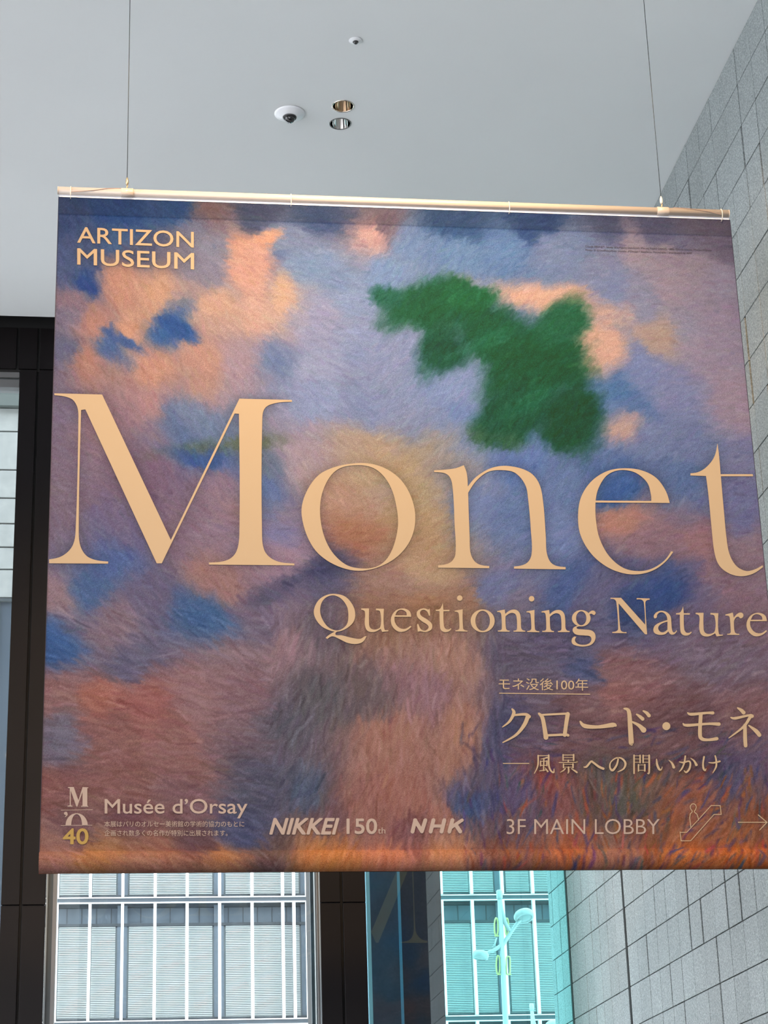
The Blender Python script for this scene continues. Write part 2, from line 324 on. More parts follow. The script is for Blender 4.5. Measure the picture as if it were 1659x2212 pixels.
# ------------------------------------------------------------------ banner
BY = 10.0; BX0, BX1 = -0.386, 3.387; BZ0 = 3.488; BZT = 7.188
PG = (2.85, 2.45, 2.15)       # print gain: displayed colour -> pigment under the washers' light
def pig(c): return np.clip(lin(c) * np.array([1/PG[0], 1/PG[1], 1/PG[2]]), 0.002, 0.93)
CP = []      # control colours of the printed colour-field, lit highlight painted into the bottom hem: px, py, r, g, b
for row in """
140 445 52 72 118;250 450 30 66 125;380 455 35 72 130;450 450 125 100 110;560 465 70 80 115;700 470 58 78 122;820 475 110 95 115;1000 480 50 80 128;1150 485 45 72 125;1300 490 80 88 125;1450 490 95 95 130;1560 490 110 100 125
150 520 75 90 135;250 500 70 100 150;300 560 90 95 130;450 540 125 125 150;545 540 195 145 130;640 520 118 130 165;800 500 190 150 150;900 520 105 130 175;1000 540 100 130 175;1100 530 95 125 175;1200 540 115 130 170;1300 560 125 130 165;1400 540 155 140 160;1500 560 150 135 155;1560 600 150 140 165
180 610 45 75 135;260 620 190 140 125;340 640 195 150 130;450 600 130 125 150;545 590 195 150 140;620 600 85 110 160;700 600 120 140 180;640 645 205 165 145;140 640 140 115 130
200 700 180 130 120;380 705 50 90 150;130 690 120 110 135;250 735 75 100 150;300 700 195 145 125;450 680 195 155 140;560 680 200 160 150;700 700 150 150 185;760 640 130 145 185;820 570 115 140 185
130 780 100 100 130;200 790 175 125 115;330 790 190 140 125;450 780 185 140 130;550 790 165 140 155;620 780 110 125 165;700 800 150 155 190;780 760 135 145 185;700 870 140 150 190;800 880 130 140 180
1400 650 135 135 165;1350 700 110 125 165;1500 700 145 140 165;1560 760 150 135 160;1400 800 120 130 175;1350 850 80 115 165;1450 850 125 130 170;1580 860 155 135 155;1400 930 115 125 165;1500 960 110 120 160;1590 1000 120 120 155
1480 620 155 140 160;1440 720 170 145 140;1330 620 120 130 170;1560 680 150 135 160;1380 880 90 115 165
140 900 120 105 130;250 950 140 110 125;330 900 170 130 135;300 1050 120 95 120;400 950 90 110 150;480 900 110 125 160;550 1000 105 115 140;450 985 60 90 150;560 1060 95 115 165;480 1120 140 115 135;250 1150 115 100 130;380 1150 130 105 125;600 1120 125 120 160;140 1100 125 105 125;240 1200 80 100 150;620 1200 160 130 150
680 960 165 145 160;790 960 175 150 140;740 1060 175 135 125;900 1000 150 140 145;760 1150 155 100 85;900 1100 175 145 115;900 1200 180 148 122;850 1250 160 125 115;950 850 130 145 190;960 930 115 135 185;700 1220 95 90 120
1000 1050 115 130 175;1100 1000 95 120 175;1100 1100 100 120 165;1180 1150 110 125 170;1250 1050 100 120 165;1330 1050 60 95 155;1350 1130 175 125 115;1400 1180 140 110 125;1480 1050 90 110 155;1500 1180 150 110 120;1580 1100 110 110 150;1620 1180 140 115 130
120 1300 150 120 130;200 1270 75 100 145;110 1400 50 90 150;250 1350 135 110 125;350 1300 105 95 125;480 1250 155 115 115;440 1340 60 95 145;560 1330 115 100 125;620 1400 150 115 125;300 1430 100 95 125;500 1420 140 110 120;720 1330 110 95 110;820 1330 150 108 92;900 1330 160 115 90;980 1300 155 115 95;1050 1280 110 115 155;1120 1330 120 110 135;1230 1280 75 95 145;1300 1320 100 95 130;1430 1290 50 75 130;1500 1330 110 95 125;1600 1300 135 105 120;1200 1400 95 85 115;1100 1420 95 85 110;1350 1430 140 95 100;1280 1440 75 85 130;1550 1420 120 100 120
120 1500 150 100 100;230 1530 175 100 85;330 1560 165 95 90;450 1520 155 110 115;130 1600 115 105 125;560 1500 140 100 110;250 1620 150 95 90;400 1640 155 100 95;640 1550 95 88 105;720 1500 95 88 98;780 1500 110 90 95;830 1600 175 115 98;900 1500 150 105 115;950 1450 170 122 108;980 1600 180 120 98;870 1700 172 105 90;1060 1600 80 78 115;1150 1600 110 85 105;1250 1560 125 85 90;1350 1500 150 95 95;1450 1560 120 80 85;1600 1560 135 90 95
110 1700 145 85 80;250 1720 145 90 85;400 1720 135 90 95;560 1720 85 82 105;640 1740 80 90 118;500 1800 75 78 115;700 1780 120 80 85;780 1760 165 102 88;850 1800 135 78 80;950 1760 175 110 92;1020 1740 60 78 128;1060 1800 110 80 90;1130 1720 95 80 115;1180 1700 150 75 70;1300 1760 110 80 75;1320 1720 90 85 75;1400 1800 150 85 55;1480 1760 160 85 60;1560 1700 85 75 110;1620 1780 150 80 50;1600 1650 100 80 110
150 1800 130 85 85;250 1810 125 75 80;400 1820 110 70 75;100 1862 170 112 95;200 1862 185 120 75;330 1862 165 105 82;450 1862 178 115 78;560 1862 110 78 73;700 1862 200 122 68;800 1862 205 122 90;950 1862 200 128 90;1080 1862 145 86 68;1200 1862 190 100 58;1300 1862 172 108 86;1450 1862 195 105 55;1600 1862 195 100 46
""".replace('\n', ';').split(';'):
    t = row.split()
    if len(t) == 5: CP.append([float(v) for v in t])
CP = np.array(CP)
P3 = np.array([atY(a, b, BY) for a, b in CP[:, :2]]); CU = P3[:, [0, 2]]; CC = CP[:, 2:]
GW, GH = 760, 746
gx = np.linspace(BX0, BX1, GW); gz = np.linspace(BZ0, BZT, GH); GX, GZ = np.meshgrid(gx, gz)
def smooth_noise(n, m, cells, seed):
    r = np.random.RandomState(seed); out = np.zeros((n, m)); amp = 1.0; tot = 0
    for o in range(4):
        c = cells * 2 ** o; g = r.rand(c + 2, c + 2)
        yy = np.linspace(0, c, n, endpoint=False); xx = np.linspace(0, c, m, endpoint=False)
        yi = yy.astype(int); xi = xx.astype(int); fy = (yy - yi)[:, None]; fx = (xx - xi)[None, :]
        fy = fy * fy * (3 - 2 * fy); fx = fx * fx * (3 - 2 * fx)
        v = g[yi][:, xi] * (1 - fy) * (1 - fx) + g[yi + 1][:, xi] * fy * (1 - fx) + g[yi][:, xi + 1] * (1 - fy) * fx + g[yi + 1][:, xi + 1] * fy * fx
        out += v * amp; tot += amp; amp *= 0.55
    return out / tot * 2 - 1
wxn = smooth_noise(GH, GW, 9, 1); wzn = smooth_noise(GH, GW, 9, 2); en = smooth_noise(GH, GW, 12, 3); en2 = smooth_noise(GH, GW, 26, 5)
QX = GX + wxn * 0.17; QZ = GZ + wzn * 0.17
num = np.zeros((GH, GW, 3)); den = np.zeros((GH, GW))
for (u, v), c in zip(CU, CC):
    wgt = 1.0 / (((QX - u) ** 2 + (QZ - v) ** 2) + 0.0012) ** 2.1
    num += wgt[..., None] * c; den += wgt
FIELD = num / den[..., None]
def blob(cxp, cyp, ra, rb, ang, col, soft=0.25, rag=0.35, amt=1.0):
    global FIELD
    c = atY(cxp, cyp, BY); dx = GX - c[0]; dz = GZ - c[2]; a = math.radians(ang)
    e = np.sqrt(((dx * math.cos(a) + dz * math.sin(a)) / ra) ** 2 + ((-dx * math.sin(a) + dz * math.cos(a)) / rb) ** 2) + en * rag + en2 * rag * 0.5
    k = np.clip((1 + soft - e) / (2 * soft), 0, 1) * amt; k = (k * k * (3 - 2 * k))[..., None]
    FIELD = FIELD * (1 - k) + np.array(col, float) * k
# plain abstract colour masses of the print: pale peach drifts, ragged green brush patches, ochre haze
blob(1150, 640, 0.42, 0.10, -12, (214, 166, 148), 0.5, 0.8, 0.85)
blob(1290, 760, 0.20, 0.13, 25, (212, 164, 148), 0.5, 0.9, 0.85)
blob(1340, 930, 0.13, 0.10, 0, (205, 160, 146), 0.5, 0.9, 0.7)
for bx, by, ra, rb, an, cc in ((930, 655, .26, .13, 20, (34, 94, 70)), (1060, 730, .30, .17, -15, (28, 90, 68)), (960, 760, .16, .12, 30, (30, 84, 72)), (1150, 800, .26, .16, 5, (26, 88, 64)),
                               (1240, 900, .15, .20, 0, (24, 80, 60)), (1100, 900, .20, .10, 40, (30, 86, 70)), (1215, 690, .13, .08, 30, (44, 100, 80)), (830, 640, .10, .06, 0, (50, 100, 92)), (1020, 640, .16, .06, 10, (40, 104, 76))):
    blob(bx, by, ra * 1.18, rb * 1.25, an, (cc[0] * .55, cc[1] * .90, cc[2] * .80), 0.35, 0.6, 0.95)
blob(1030, 745, 0.26, 0.05, 25, (34, 108, 80), 0.6, 0.8, 0.6)
blob(1160, 860, 0.20, 0.05, 30, (28, 102, 74), 0.6, 0.8, 0.6)
blob(830, 1030, 0.42, 0.20, 14, (188, 156, 118), 0.7, 0.8, 0.7)
blob(760, 1140, 0.50, 0.12, -12, (172, 128, 100), 0.7, 0.8, 0.55)
blob(520, 960, 0.30, 0.05, 8, (96, 108, 84), 0.5, 0.9, 0.7)
blob(440, 1000, 0.16, 0.04, -20, (50, 82, 142), 0.5, 0.9, 0.7)
blob(640, 1250, 0.26, 0.07, 30, (62, 66, 100), 0.6, 0.9, 0.7)
blob(380, 705, 0.12, 0.045, -30, (44, 82, 145), 0.35, 0.5)
blob(185, 615, 0.07, 0.035, -30, (38, 68, 132), 0.35, 0.5)
blob(265, 735, 0.14, 0.025, -30, (68, 92, 145), 0.35, 0.7)
blob(555, 530, 0.16, 0.04, 35, (206, 152, 132), 0.4, 0.6)
blob(545, 580, 0.12, 0.14, 0, (198, 150, 140), 0.4, 0.6)
IMG = FIELD + (en2 * 6)[..., None]
# brush strokes: direction follows the region
def stroke_angle(u, v):
    if v > 0.52: return (-0.55 if u < 0.45 else 0.45) + 0.5 * math.sin(7 * u + 5 * v)
    if v > 0.36: return -0.5 + 0.9 * u + 0.5 * math.sin(6 * u + 9 * v)
    if u < 0.30: return -0.6 + 0.4 * math.sin(9 * v)
    if u < 0.62: return 1.25 + 0.35 * (u - 0.35) / 0.27
    return (0.2 + 0.3 * math.sin(8 * u)) if v > 0.15 else 1.2 + 0.4 * math.sin(20 * u)
NS = 42000
sxs = rng.randint(0, GW, NS); szs = rng.randint(0, GH, NS)
for i in range(NS):
    cx_, cz_ = sxs[i], szs[i]; u, v = cx_ / GW, cz_ / GH
    low = v < 0.36
    L_ = rng.uniform(3.5, 10) * (1.7 if low else 1.0); W_ = rng.uniform(0.9, 2.4)
    a = stroke_angle(u, v) + rng.normal(0, 0.28); R_ = int(L_ + W_) + 2
    x0, x1 = max(cx_ - R_, 0), min(cx_ + R_ + 1, GW); z0, z1_ = max(cz_ - R_, 0), min(cz_ + R_ + 1, GH)
    xx = np.arange(x0, x1)[None, :] - cx_; zz = np.arange(z0, z1_)[:, None] - cz_
    al = xx * math.cos(a) + zz * math.sin(a); ac = -xx * math.sin(a) + zz * math.cos(a) + 0.02 * al * al * rng.uniform(-0.6, 0.6)
    m_ = np.clip(1.3 - np.abs(ac) / W_, 0, 1) * np.clip((L_ - np.abs(al)) / (L_ * 0.35), 0, 1)
    col = FIELD[cz_, cx_]; s = rng.normal(0, 7 if not low else 12)
    col = col + s + rng.normal(0, 3, 3)
    if low and rng.rand() < 0.12 and u > 0.6 and v < 0.14: col = np.array([175, 85, 50]) + rng.normal(0, 15, 3)
    elif low and rng.rand() < 0.16 and u > 0.55 and v < 0.2: col = np.array([78, 66, 98]) + rng.normal(0, 16, 3)
    k = (m_ * rng.uniform(0.35, 0.8))[..., None]
    IMG[z0:z1_, x0:x1] = IMG[z0:z1_, x0:x1] * (1 - k) + col * k
IMG += rng.normal(0, 5.0, (GH, GW, 1))
low_k = (np.clip((0.42 - (GZ - BZ0) / (BZT - BZ0)) / 0.15, 0, 1) * np.clip((GZ - BZ0 - 0.10) / 0.05, 0, 1) * 0.20)[..., None]
IMG = IMG * (1 - low_k) + (IMG.mean(-1, keepdims=True) * np.array([1.02, 0.97, 1.02])) * low_k
IMG[GZ > BZT - 0.105] *= 0.86      # doubled hem: colour darkened for the backlight that two layers stop
IMG = np.clip(IMG, 8, 245)

def cloth_mat():
    m = bpy.data.materials.new('printed_cloth'); m.use_nodes = True; nt = m.node_tree; p = nt.nodes['Principled BSDF']; L = nt.links
    a = nt.nodes.new('ShaderNodeAttribute'); a.attribute_name = 'ink'
    g = nt.nodes.new('ShaderNodeTexCoord'); n = nt.nodes.new('ShaderNodeTexNoise'); n.inputs['Scale'].default_value = 240; n.inputs['Detail'].default_value = 2
    L.new(g.outputs['Object'], n.inputs['Vector'])
    r = nt.nodes.new('ShaderNodeMapRange'); r.inputs['From Min'].default_value = 0.3; r.inputs['From Max'].default_value = 0.7; r.inputs['To Min'].default_value = 0.70; r.inputs['To Max'].default_value = 1.28
    L.new(n.outputs['Fac'], r.inputs['Value'])
    mx = nt.nodes.new('ShaderNodeMix'); mx.data_type = 'RGBA'; mx.blend_type = 'MULTIPLY'; mx.inputs['Factor'].default_value = 1
    L.new(a.outputs['Color'], mx.inputs['A']); L.new(r.outputs[0], mx.inputs['B']); L.new(mx.outputs['Result'], p.inputs['Base Color'])
    p.inputs['Roughness'].default_value = 0.8; p.inputs['Specular IOR Level'].default_value = 0.12
    return m
M['cloth'] = cloth_mat()
def hem_y(z):      # the pole pocket at the foot bulges; the top hem is a doubled band
    y = np.zeros_like(z); t = (z - (BZ0 + 0.052)) / 0.052
    inn = np.abs(t) < 1; y[inn] = -0.046 * np.sqrt(1 - t[inn] ** 2)
    y[z > BZT - 0.105] -= 0.004
    return y
def cloth_mesh(name, X, Z, img, y0, sgn, parent):
    n, m = X.shape; co = np.stack([X, y0 + sgn * hem_y(Z), Z], -1).reshape(-1, 3)
    idx = np.arange(n * m).reshape(n, m)
    q = np.stack([idx[:-1, :-1], idx[:-1, 1:], idx[1:, 1:], idx[1:, :-1]], -1).reshape(-1, 4)
    if sgn < 0: q = q[:, ::-1]
    me = bpy.data.meshes.new(name); me.vertices.add(n * m); me.vertices.foreach_set('co', co.ravel())
    me.loops.add(q.size); me.loops.foreach_set('vertex_index', q.ravel().astype(np.int32))
    me.polygons.add(len(q)); me.polygons.foreach_set('loop_start', np.arange(0, q.size, 4, dtype=np.int32))
    me.update(); me.validate()
    at = me.color_attributes.new('ink', 'FLOAT_COLOR', 'POINT')
    c = np.ones((n * m, 4)); c[:, :3] = pig(img.reshape(-1, 3)); at.data.foreach_set('color', c.ravel())
    me.polygons.foreach_set('use_smooth', np.ones(len(q), bool)); me.materials.append(M['cloth'])
    o = bpy.data.objects.new(name, me); COL.objects.link(o); o.parent = parent; return o
banner = empty('hanging_banner', (0, 0, 0), 'large square exhibition banner with blue and pink painted print, cream title lettering', 'banner')
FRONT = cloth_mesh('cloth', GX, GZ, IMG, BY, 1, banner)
GLOW = np.zeros((GH, GW))
st = 3
cloth_mesh('cloth', GX[::st, ::st], GZ[::st, ::st], IMG[::st, ::st][:, ::-1], BY + 0.012, -1, banner)['label'] = 'back face of the printed banner cloth'
M['cream'] = mat('cream_ink', tuple(pig((222, 184, 144))), 0.7, spec=0.25)
M['pale'] = mat('pale_ink', tuple(pig((212, 178, 158))), 0.7, spec=0.25)
M['yellow'] = mat('yellow_ink', tuple(pig((205, 160, 80))), 0.7, spec=0.25)
M['ink'] = mat('dark_ink', tuple(pig((70, 60, 78))), 0.7, spec=0.25)
M['pole'] = mat('ivory_pole', (0.46, 0.39, 0.34), 0.28)
M['rail'] = mat('white_rail', (0.72, 0.72, 0.78), 0.35)
M['tie'] = mat('cable_tie', (0.75, 0.68, 0.6), 0.4)
M['brass'] = mat('brass', (0.50, 0.40, 0.26), 0.35, metal=0.8)
M['cord'] = mat('cord', (0.33, 0.22, 0.18), 0.8)

# ---- lettering: outlines traced per letter, in picture pixels carried on to the cloth plane
def cm(pts):        # pts: [(x,y) or (x,y,'c')]; Catmull-Rom between smooth points, straight between corners
    n = len(pts); out = []
    for i in range(n):
        p0, p1, p2, p3 = pts[i-1], pts[i], pts[(i+1) % n], pts[(i+2) % n]
        c1 = len(p1) > 2; c2 = len(p2) > 2; P1 = np.array(p1[:2], float); P2 = np.array(p2[:2], float)
        out.append(P1)
        if c1 and c2: continue
        d = np.linalg.norm(P2 - P1)
        T1 = (P2 - np.array(p0[:2], float)); T2 = (np.array(p3[:2], float) - P1)
        n1 = np.linalg.norm(T1) + 1e-9; n2 = np.linalg.norm(T2) + 1e-9
        T1 = (P2 - P1) * 1.0 if c1 else T1 / n1 * d
        T2 = (P2 - P1) * 1.0 if c2 else T2 / n2 * d
        if c1: T1 = 1.5 * (P2 - P1) - 0.5 * T2
        if c2: T2 = 1.5 * (P2 - P1) - 0.5 * T1
        for k in range(1, 7):
            t = k / 7; h = (2*t**3 - 3*t**2 + 1, t**3 - 2*t**2 + t, -2*t**3 + 3*t**2, t**3 - t**2)
            out.append(P1 * h[0] + T1 * h[1] + P2 * h[2] + T2 * h[3])
    return out
def S(s):           # "x y, x y c, ..." -> point list
    r = []
    for t in s.split(','):
        t = t.split(); r.append((float(t[0]), float(t[1]), 'c') if len(t) > 2 else (float(t[0]), float(t[1])))
    return r
def ell(cx, cy, rx, ry, n=40, a0=0, a1=360): return [(cx + rx * math.cos(math.radians(a)), cy + ry * math.sin(math.radians(a))) for a in np.linspace(a0, a1, n, endpoint=(a1 - a0) < 360)]
WS = 1.0
def ribbon(pts):    # brush stroke with width per point, rounded ends
    P = [np.array(p[:2], float) for p in pts]; W = [p[2] / 2 * WS for p in pts]
    PP, WW = [], []
    n = len(P)
    for i in range(n - 1):
        p0 = P[max(i-1, 0)]; p3 = P[min(i+2, n-1)]; T1 = (P[i+1] - p0) / 2; T2 = (p3 - P[i]) / 2
        for k in range(6):
            t = k / 6; h = (2*t**3 - 3*t**2 + 1, t**3 - 2*t**2 + t, -2*t**3 + 3*t**2, t**3 - t**2)
            PP.append(P[i] * h[0] + T1 * h[1] + P[i+1] * h[2] + T2 * h[3]); WW.append(W[i] * (1 - t) + W[i+1] * t)
    PP.append(P[-1]); WW.append(W[-1]); Lf, Rt = [], []
    for i, p in enumerate(PP):
        t = PP[min(i+1, len(PP)-1)] - PP[max(i-1, 0)]; t = t / (np.linalg.norm(t) + 1e-9); nn = np.array([-t[1], t[0]])
        Lf.append(p + nn * WW[i]); Rt.append(p - nn * WW[i])
        if i == 0: t0 = t
    t1 = t
    def cap(c, r, t, s):
        nn = np.array([-t[1], t[0]]) * s
        return [c + nn * r * math.cos(a) + t * s * r * math.sin(a) for a in np.linspace(0.5, math.pi - 0.5, 5)]
    return Lf, Rt, cap(PP[-1], WW[-1], t1, 1), cap(PP[0], WW[0], t0, -1)
class Ink:
    def __init__(s, ox, oy, sc): s.V = []; s.F = []; s.ox, s.oy, s.sc = ox, oy, sc
    def frame(s, ox, oy, sc): s.ox, s.oy, s.sc = ox, oy, sc; return s
    def w(s, p):
        q = atY(s.ox + p[0] / s.sc, s.oy + p[1] / s.sc, BY); return q
    def poly(s, loops, dx=0, dy=0):
        ls = []
        for l in loops: ls.append([Vector((*(s.w((p[0] + dx * s.sc, p[1] + dy * s.sc))[[0, 2]]), 0)) for p in l])
        flat = [v for l in ls for v in l]; b = len(s.V)
        for t in tessellate_polygon(ls): s.F.append(tuple(b + i for i in t))
        s.n = getattr(s, 'n', 0) + 1
        s.V += [(min(max(v.x, BX0 + 0.0005), BX1 - 0.0005), v.y, s.n * 0.00012) for v in flat]; return s
    def seg(s, pts, wd):
        for a, b in zip(pts[:-1], pts[1:]):
            a = np.array(a, float); b = np.array(b, float); t = (b - a) / np.linalg.norm(b - a); n = np.array([-t[1], t[0]]) * wd / 2; e = t * wd * 0.4
            s.poly([[a - e + n, b + e + n, b + e - n, a - e - n]])
        return s
    def brush(s, *strokes):
        for st_ in strokes:
            Lf, Rt, c1, c0 = ribbon(st_); s.n = getattr(s, 'n', 0) + 1; b = len(s.V); n = len(Lf)
            for p in list(Lf) + list(Rt) + c1 + c0:
                q = s.w(p); s.V.append((min(max(q[0], BX0 + 0.0005), BX1 - 0.0005), q[2], s.n * 0.00012))
            for i in range(n - 1): s.F += [(b + i, b + i + 1, b + n + i + 1), (b + i, b + n + i + 1, b + n + i)]
            e = [b + n - 1] + [b + 2 * n + i for i in range(len(c1))] + [b + 2 * n - 1]
            for i in range(1, len(e) - 1): s.F.append((e[0], e[i], e[i + 1]))
            e = [b + n] + [b + 2 * n + len(c1) + i for i in range(len(c0))] + [b]
            for i in range(1, len(e) - 1): s.F.append((e[0], e[i], e[i + 1]))
        return s
    def build(s, name, m, label=None, back=True):
        if name in ('title_letter', 'subtitle_letter', 'museum_name', 'katakana_title', 'title_line'):     # note the inked cells for the printed halo
            for f in s.F:
                P = [np.array(s.V[i][:2]) for i in f]; n = int(max(np.linalg.norm(P[0]-P[1]), np.linalg.norm(P[1]-P[2]), np.linalg.norm(P[0]-P[2])) / 0.009) + 2
                a, b = np.meshgrid(np.linspace(0, 1, n), np.linspace(0, 1, n)); k = a + b <= 1.0001; a = a[k]; b = b[k]
                q = P[0] + np.outer(a, P[1] - P[0]) + np.outer(b, P[2] - P[0])
                gi = np.clip(((q[:, 1] - BZ0) / (BZT - BZ0) * (GH - 1)).round().astype(int), 0, GH - 1); gj = np.clip(((q[:, 0] - BX0) / (BX1 - BX0) * (GW - 1)).round().astype(int), 0, GW - 1)
                GLOW[gi, gj] = 1
        if name in ('katakana_title', 'title_line', 'rule_line', 'arrow') and not hasattr(s, 'split'): s.split = name != 'arrow'
        off = 0.0025
        if back != 'part' and getattr(s, 'split', False):      # one part per letter: triangles whose x-spans touch belong together
            tr = sorted(((min(s.V[i][0] for i in f), max(s.V[i][0] for i in f), f) for f in s.F), key=lambda t: t[0])
            runs = []; end = -1e9
            for a, b, f in tr:
                if a > end - 0.0002: runs.append([])
                runs[-1].append(f); end = max(end, b)
            for fs in runs:
                ids = sorted({i for f in fs for i in f}); mp = {v: k for k, v in enumerate(ids)}
                k = Ink(0, 0, 1); k.V = [s.V[i] for i in ids]; k.F = [tuple(mp[i] for i in f) for f in fs]; k.split = False; k.build(name, m, label, back)
            return
        def fix(F, V, want):
            r = []
            for f in F:
                a, b, c = (V[i] for i in f); ar = (b[0]-a[0])*(c[1]-a[1]) - (b[1]-a[1])*(c[0]-a[0])
                if abs(ar) < 1e-12: continue
                r.append(f if (ar > 0) == want else f[::-1])
            return r
        yv = lambda z: BY - off - (0.004 if z > BZT - 0.105 else 0) - (0.046 * math.sqrt(max(0, 1 - ((z - BZ0 - .052) / .052) ** 2)) if abs(z - BZ0 - .052) < .052 else 0)
        o = mesh_obj(name, [(x, yv(z) - d, z) for x, z, d in s.V], fix(s.F, s.V, True), m, banner)
        if label: o['label'] = label
        if back:
            V2 = [(BX0 + BX1 - x, z, d) for x, z, d in s.V]
            o2 = mesh_obj(name, [(x, BY + 0.012 + off + d, z) for x, z, d in V2], fix(s.F, V2, False), m, banner)
            o2['label'] = (label or 'lettering') + ', on the banner back'
        return o
def text(body, x0, x1, yt, yb, m, slope=0.0, shear=0.0, bold=0.0, label=None, name='lettering', back=True, sp=1.0):
    """fit text's ink box to pixel box; slope = picture slope of the baseline"""
    c = bpy.data.curves.new('t', 'FONT'); c.body = body; c.shear = shear; c.offset = min(bold, 0); c.resolution_u = 4; c.space_character = sp
    o = bpy.data.objects.new('t', c); COL.objects.link(o); bpy.context.view_layer.update()
    dg = bpy.context.evaluated_depsgraph_get(); me = bpy.data.meshes.new_from_object(o.evaluated_get(dg))
    n = len(me.vertices); co = np.zeros(n * 3); me.vertices.foreach_get('co', co); co = co.reshape(-1, 3)
    a = co.min(0); b = co.max(0); ik = Ink(0, 0, 1)
    sh = [(0, 0)]
    if bold > 0:
        e = bold * 0.5 * (x1 - x0) / (b[0] - a[0]); sh = [(0, 0), (-e, 0), (e, 0), (0, -e), (0, e)] + ([(-e*.7, -e*.7), (e*.7, e*.7), (-e*.7, e*.7), (e*.7, -e*.7)] if bold > 0.02 else [])
    for j, (ex, ey) in enumerate(sh):
        base = len(ik.V)
        for v in co:
            u = (v[0] - a[0]) / (b[0] - a[0]); t = (v[1] - a[1]) / (b[1] - a[1]); px = x0 + abs(sh[1][0] if bold > 0 else 0) * (1 - 2 * u) + u * (x1 - x0); q = atY(px + ex, yb + (yt - yb) * t + slope * (px - x0) + ey, BY)
            ik.V.append((min(max(q[0], BX0 + 0.0005), BX1 - 0.0005), q[2], j * 0.00012))
        for p in me.polygons:
            vs = list(p.vertices)
            for k in range(1, len(vs) - 1): ik.F.append((base + vs[0], base + vs[k], base + vs[k+1]))
    if name != 'small_print': ik.split = True
    bpy.data.objects.remove(o); bpy.data.curves.remove(c); bpy.data.meshes.remove(me)
    return ik.build(name, m, label, back)

# big title, one part per letter
A = (90, 830, 2.9105); B = (640, 980, 2.765); C_ = (1230, 940, 3.867)
Ink(*A).poly([cm(S("80 58 c,380 66 c,812 980 c,1243 92 c,1573 100 c,1573 112 c,1470 120,1405 150,1387 215,1385 930,1402 1050,1470 1110,1588 1128 c,1588 1140 c,1052 1135 c,1052 1122 c,1170 1105,1225 1050,1243 930,1240 187 c,1213 185 c,755 1127 c,723 1127 c,275 160 c,248 163 c,233 930,248 1030,300 1092,418 1116 c,417 1129 c,47 1127 c,47 1102 c,130 1080,192 1020,213 930,231 210,222 140,185 92,80 70 c"))]).build('title_letter', M['cream'])
Ink(*B).poly([cm(S("370 57,530 88,650 190,710 360,680 520,570 640,395 700,230 665,100 560,32 370,60 230,160 110")), cm(S("365 70,475 95,558 190,600 330,605 450,565 590,500 665,405 687,290 660,190 550,143 380,160 220,240 100"))]).build('title_letter', M['cream'])
Ink(*B).poly([cm(S("823 100 c,940 90,1000 70 c,1018 120,1024 197 c,1080 135,1170 85,1270 75,1390 110,1450 180,1475 300,1490 500,1497 600,1530 660,1608 678 c,1608 692 c,1300 688 c,1300 675 c,1375 655,1405 600,1400 450,1385 280,1368 190,1310 118,1240 100,1150 108,1080 158,1026 235 c,1035 500,1042 600,1078 655,1152 672 c,1152 685 c,847 682 c,847 668 c,920 650,950 600,945 420,930 180,900 125,823 112 c"))]).build('title_letter', M['cream'])
Ink(*C_).poly([cm(S("837 568 c,800 460,720 355,600 295,460 278,320 300,190 380,100 510,72 660,90 830,180 990,310 1100,450 1155,580 1163,700 1130,800 1060,867 975 c,848 972 c,790 1050,690 1115,580 1137,450 1110,330 1010,250 860,220 700,217 564 c")), cm(S("218 548 c,240 450,300 350,370 305,460 293,560 320,650 400,680 500,683 551 c"))]).build('title_letter', M['cream'])
Ink(*C_).poly([cm(S("1235 70 c,1250 180,1262 327 c,1530 327 c,1533 345 c,1264 345 c,1290 640,1310 850,1335 990,1390 1090,1470 1135,1540 1125,1612 1088 c,1616 1103 c,1530 1160,1430 1180,1330 1155,1250 1090,1210 980,1185 760,1160 500,1140 343 c,1010 338 c,1010 320 c,1080 308,1150 262,1210 180"))]).build('title_letter', M['cream'])
# subtitle
D = (660, 1270, 3.19); E8 = (1160, 1270, 3.3246)
U_ = "383 142 c,438 142 c,437 230,445 275,478 288,515 268,513 165,485 155 c,485 143 c,540 145 c,543 285,570 292 c,570 299 c,528 305 c,517 283 c,470 305,425 295,408 250,408 165,383 151 c"
E_ = ("728 200 c,715 160,670 142,620 158,590 205,595 260,635 300,685 300,730 268 c,722 262 c,685 283,645 275,617 240,613 200 c", "618 190 c,635 160,660 152,690 165,697 190 c")
T_ = "945 103 c,950 152 c,992 152 c,990 162 c,950 162 c,953 260,965 283,985 287,1001 278 c,1004 284 c,985 302,955 305,932 290,925 250,923 162 c,897 160 c,897 152 c,925 145,940 120"
N_ = "1320 160 c,1372 150 c,1376 180 c,1410 155,1450 152,1475 175,1483 220,1485 275,1495 291,1513 295 c,1513 303 c,1433 303 c,1433 295 c,1453 290,1457 270,1453 200,1440 178,1410 175,1377 198 c,1380 275,1388 291,1405 295 c,1405 303 c,1325 302 c,1325 294 c,1347 290,1352 275,1348 185,1340 170,1320 168 c"
I_ = "1027 158 c,1082 148 c,1085 278,1095 291,1115 295 c,1115 302 c,1032 300 c,1032 293 c,1053 288,1060 275,1055 180,1047 168,1027 165 c"
def letter(fr, *polys, dx=0, dy=0): Ink(*fr).poly([cm(S(p)) if isinstance(p, str) else p for p in polys], dx, dy).build('subtitle_letter', M['cream'])
q = Ink(*D).poly([cm(S("205 42,275 62,325 120,342 180,330 235,290 275,235 300,180 298,110 265,65 205,58 150,90 85,145 50")), cm(S("195 53,245 75,285 130,295 190,285 250,245 287,205 293,155 270,115 215,100 155,115 95,150 62"))])
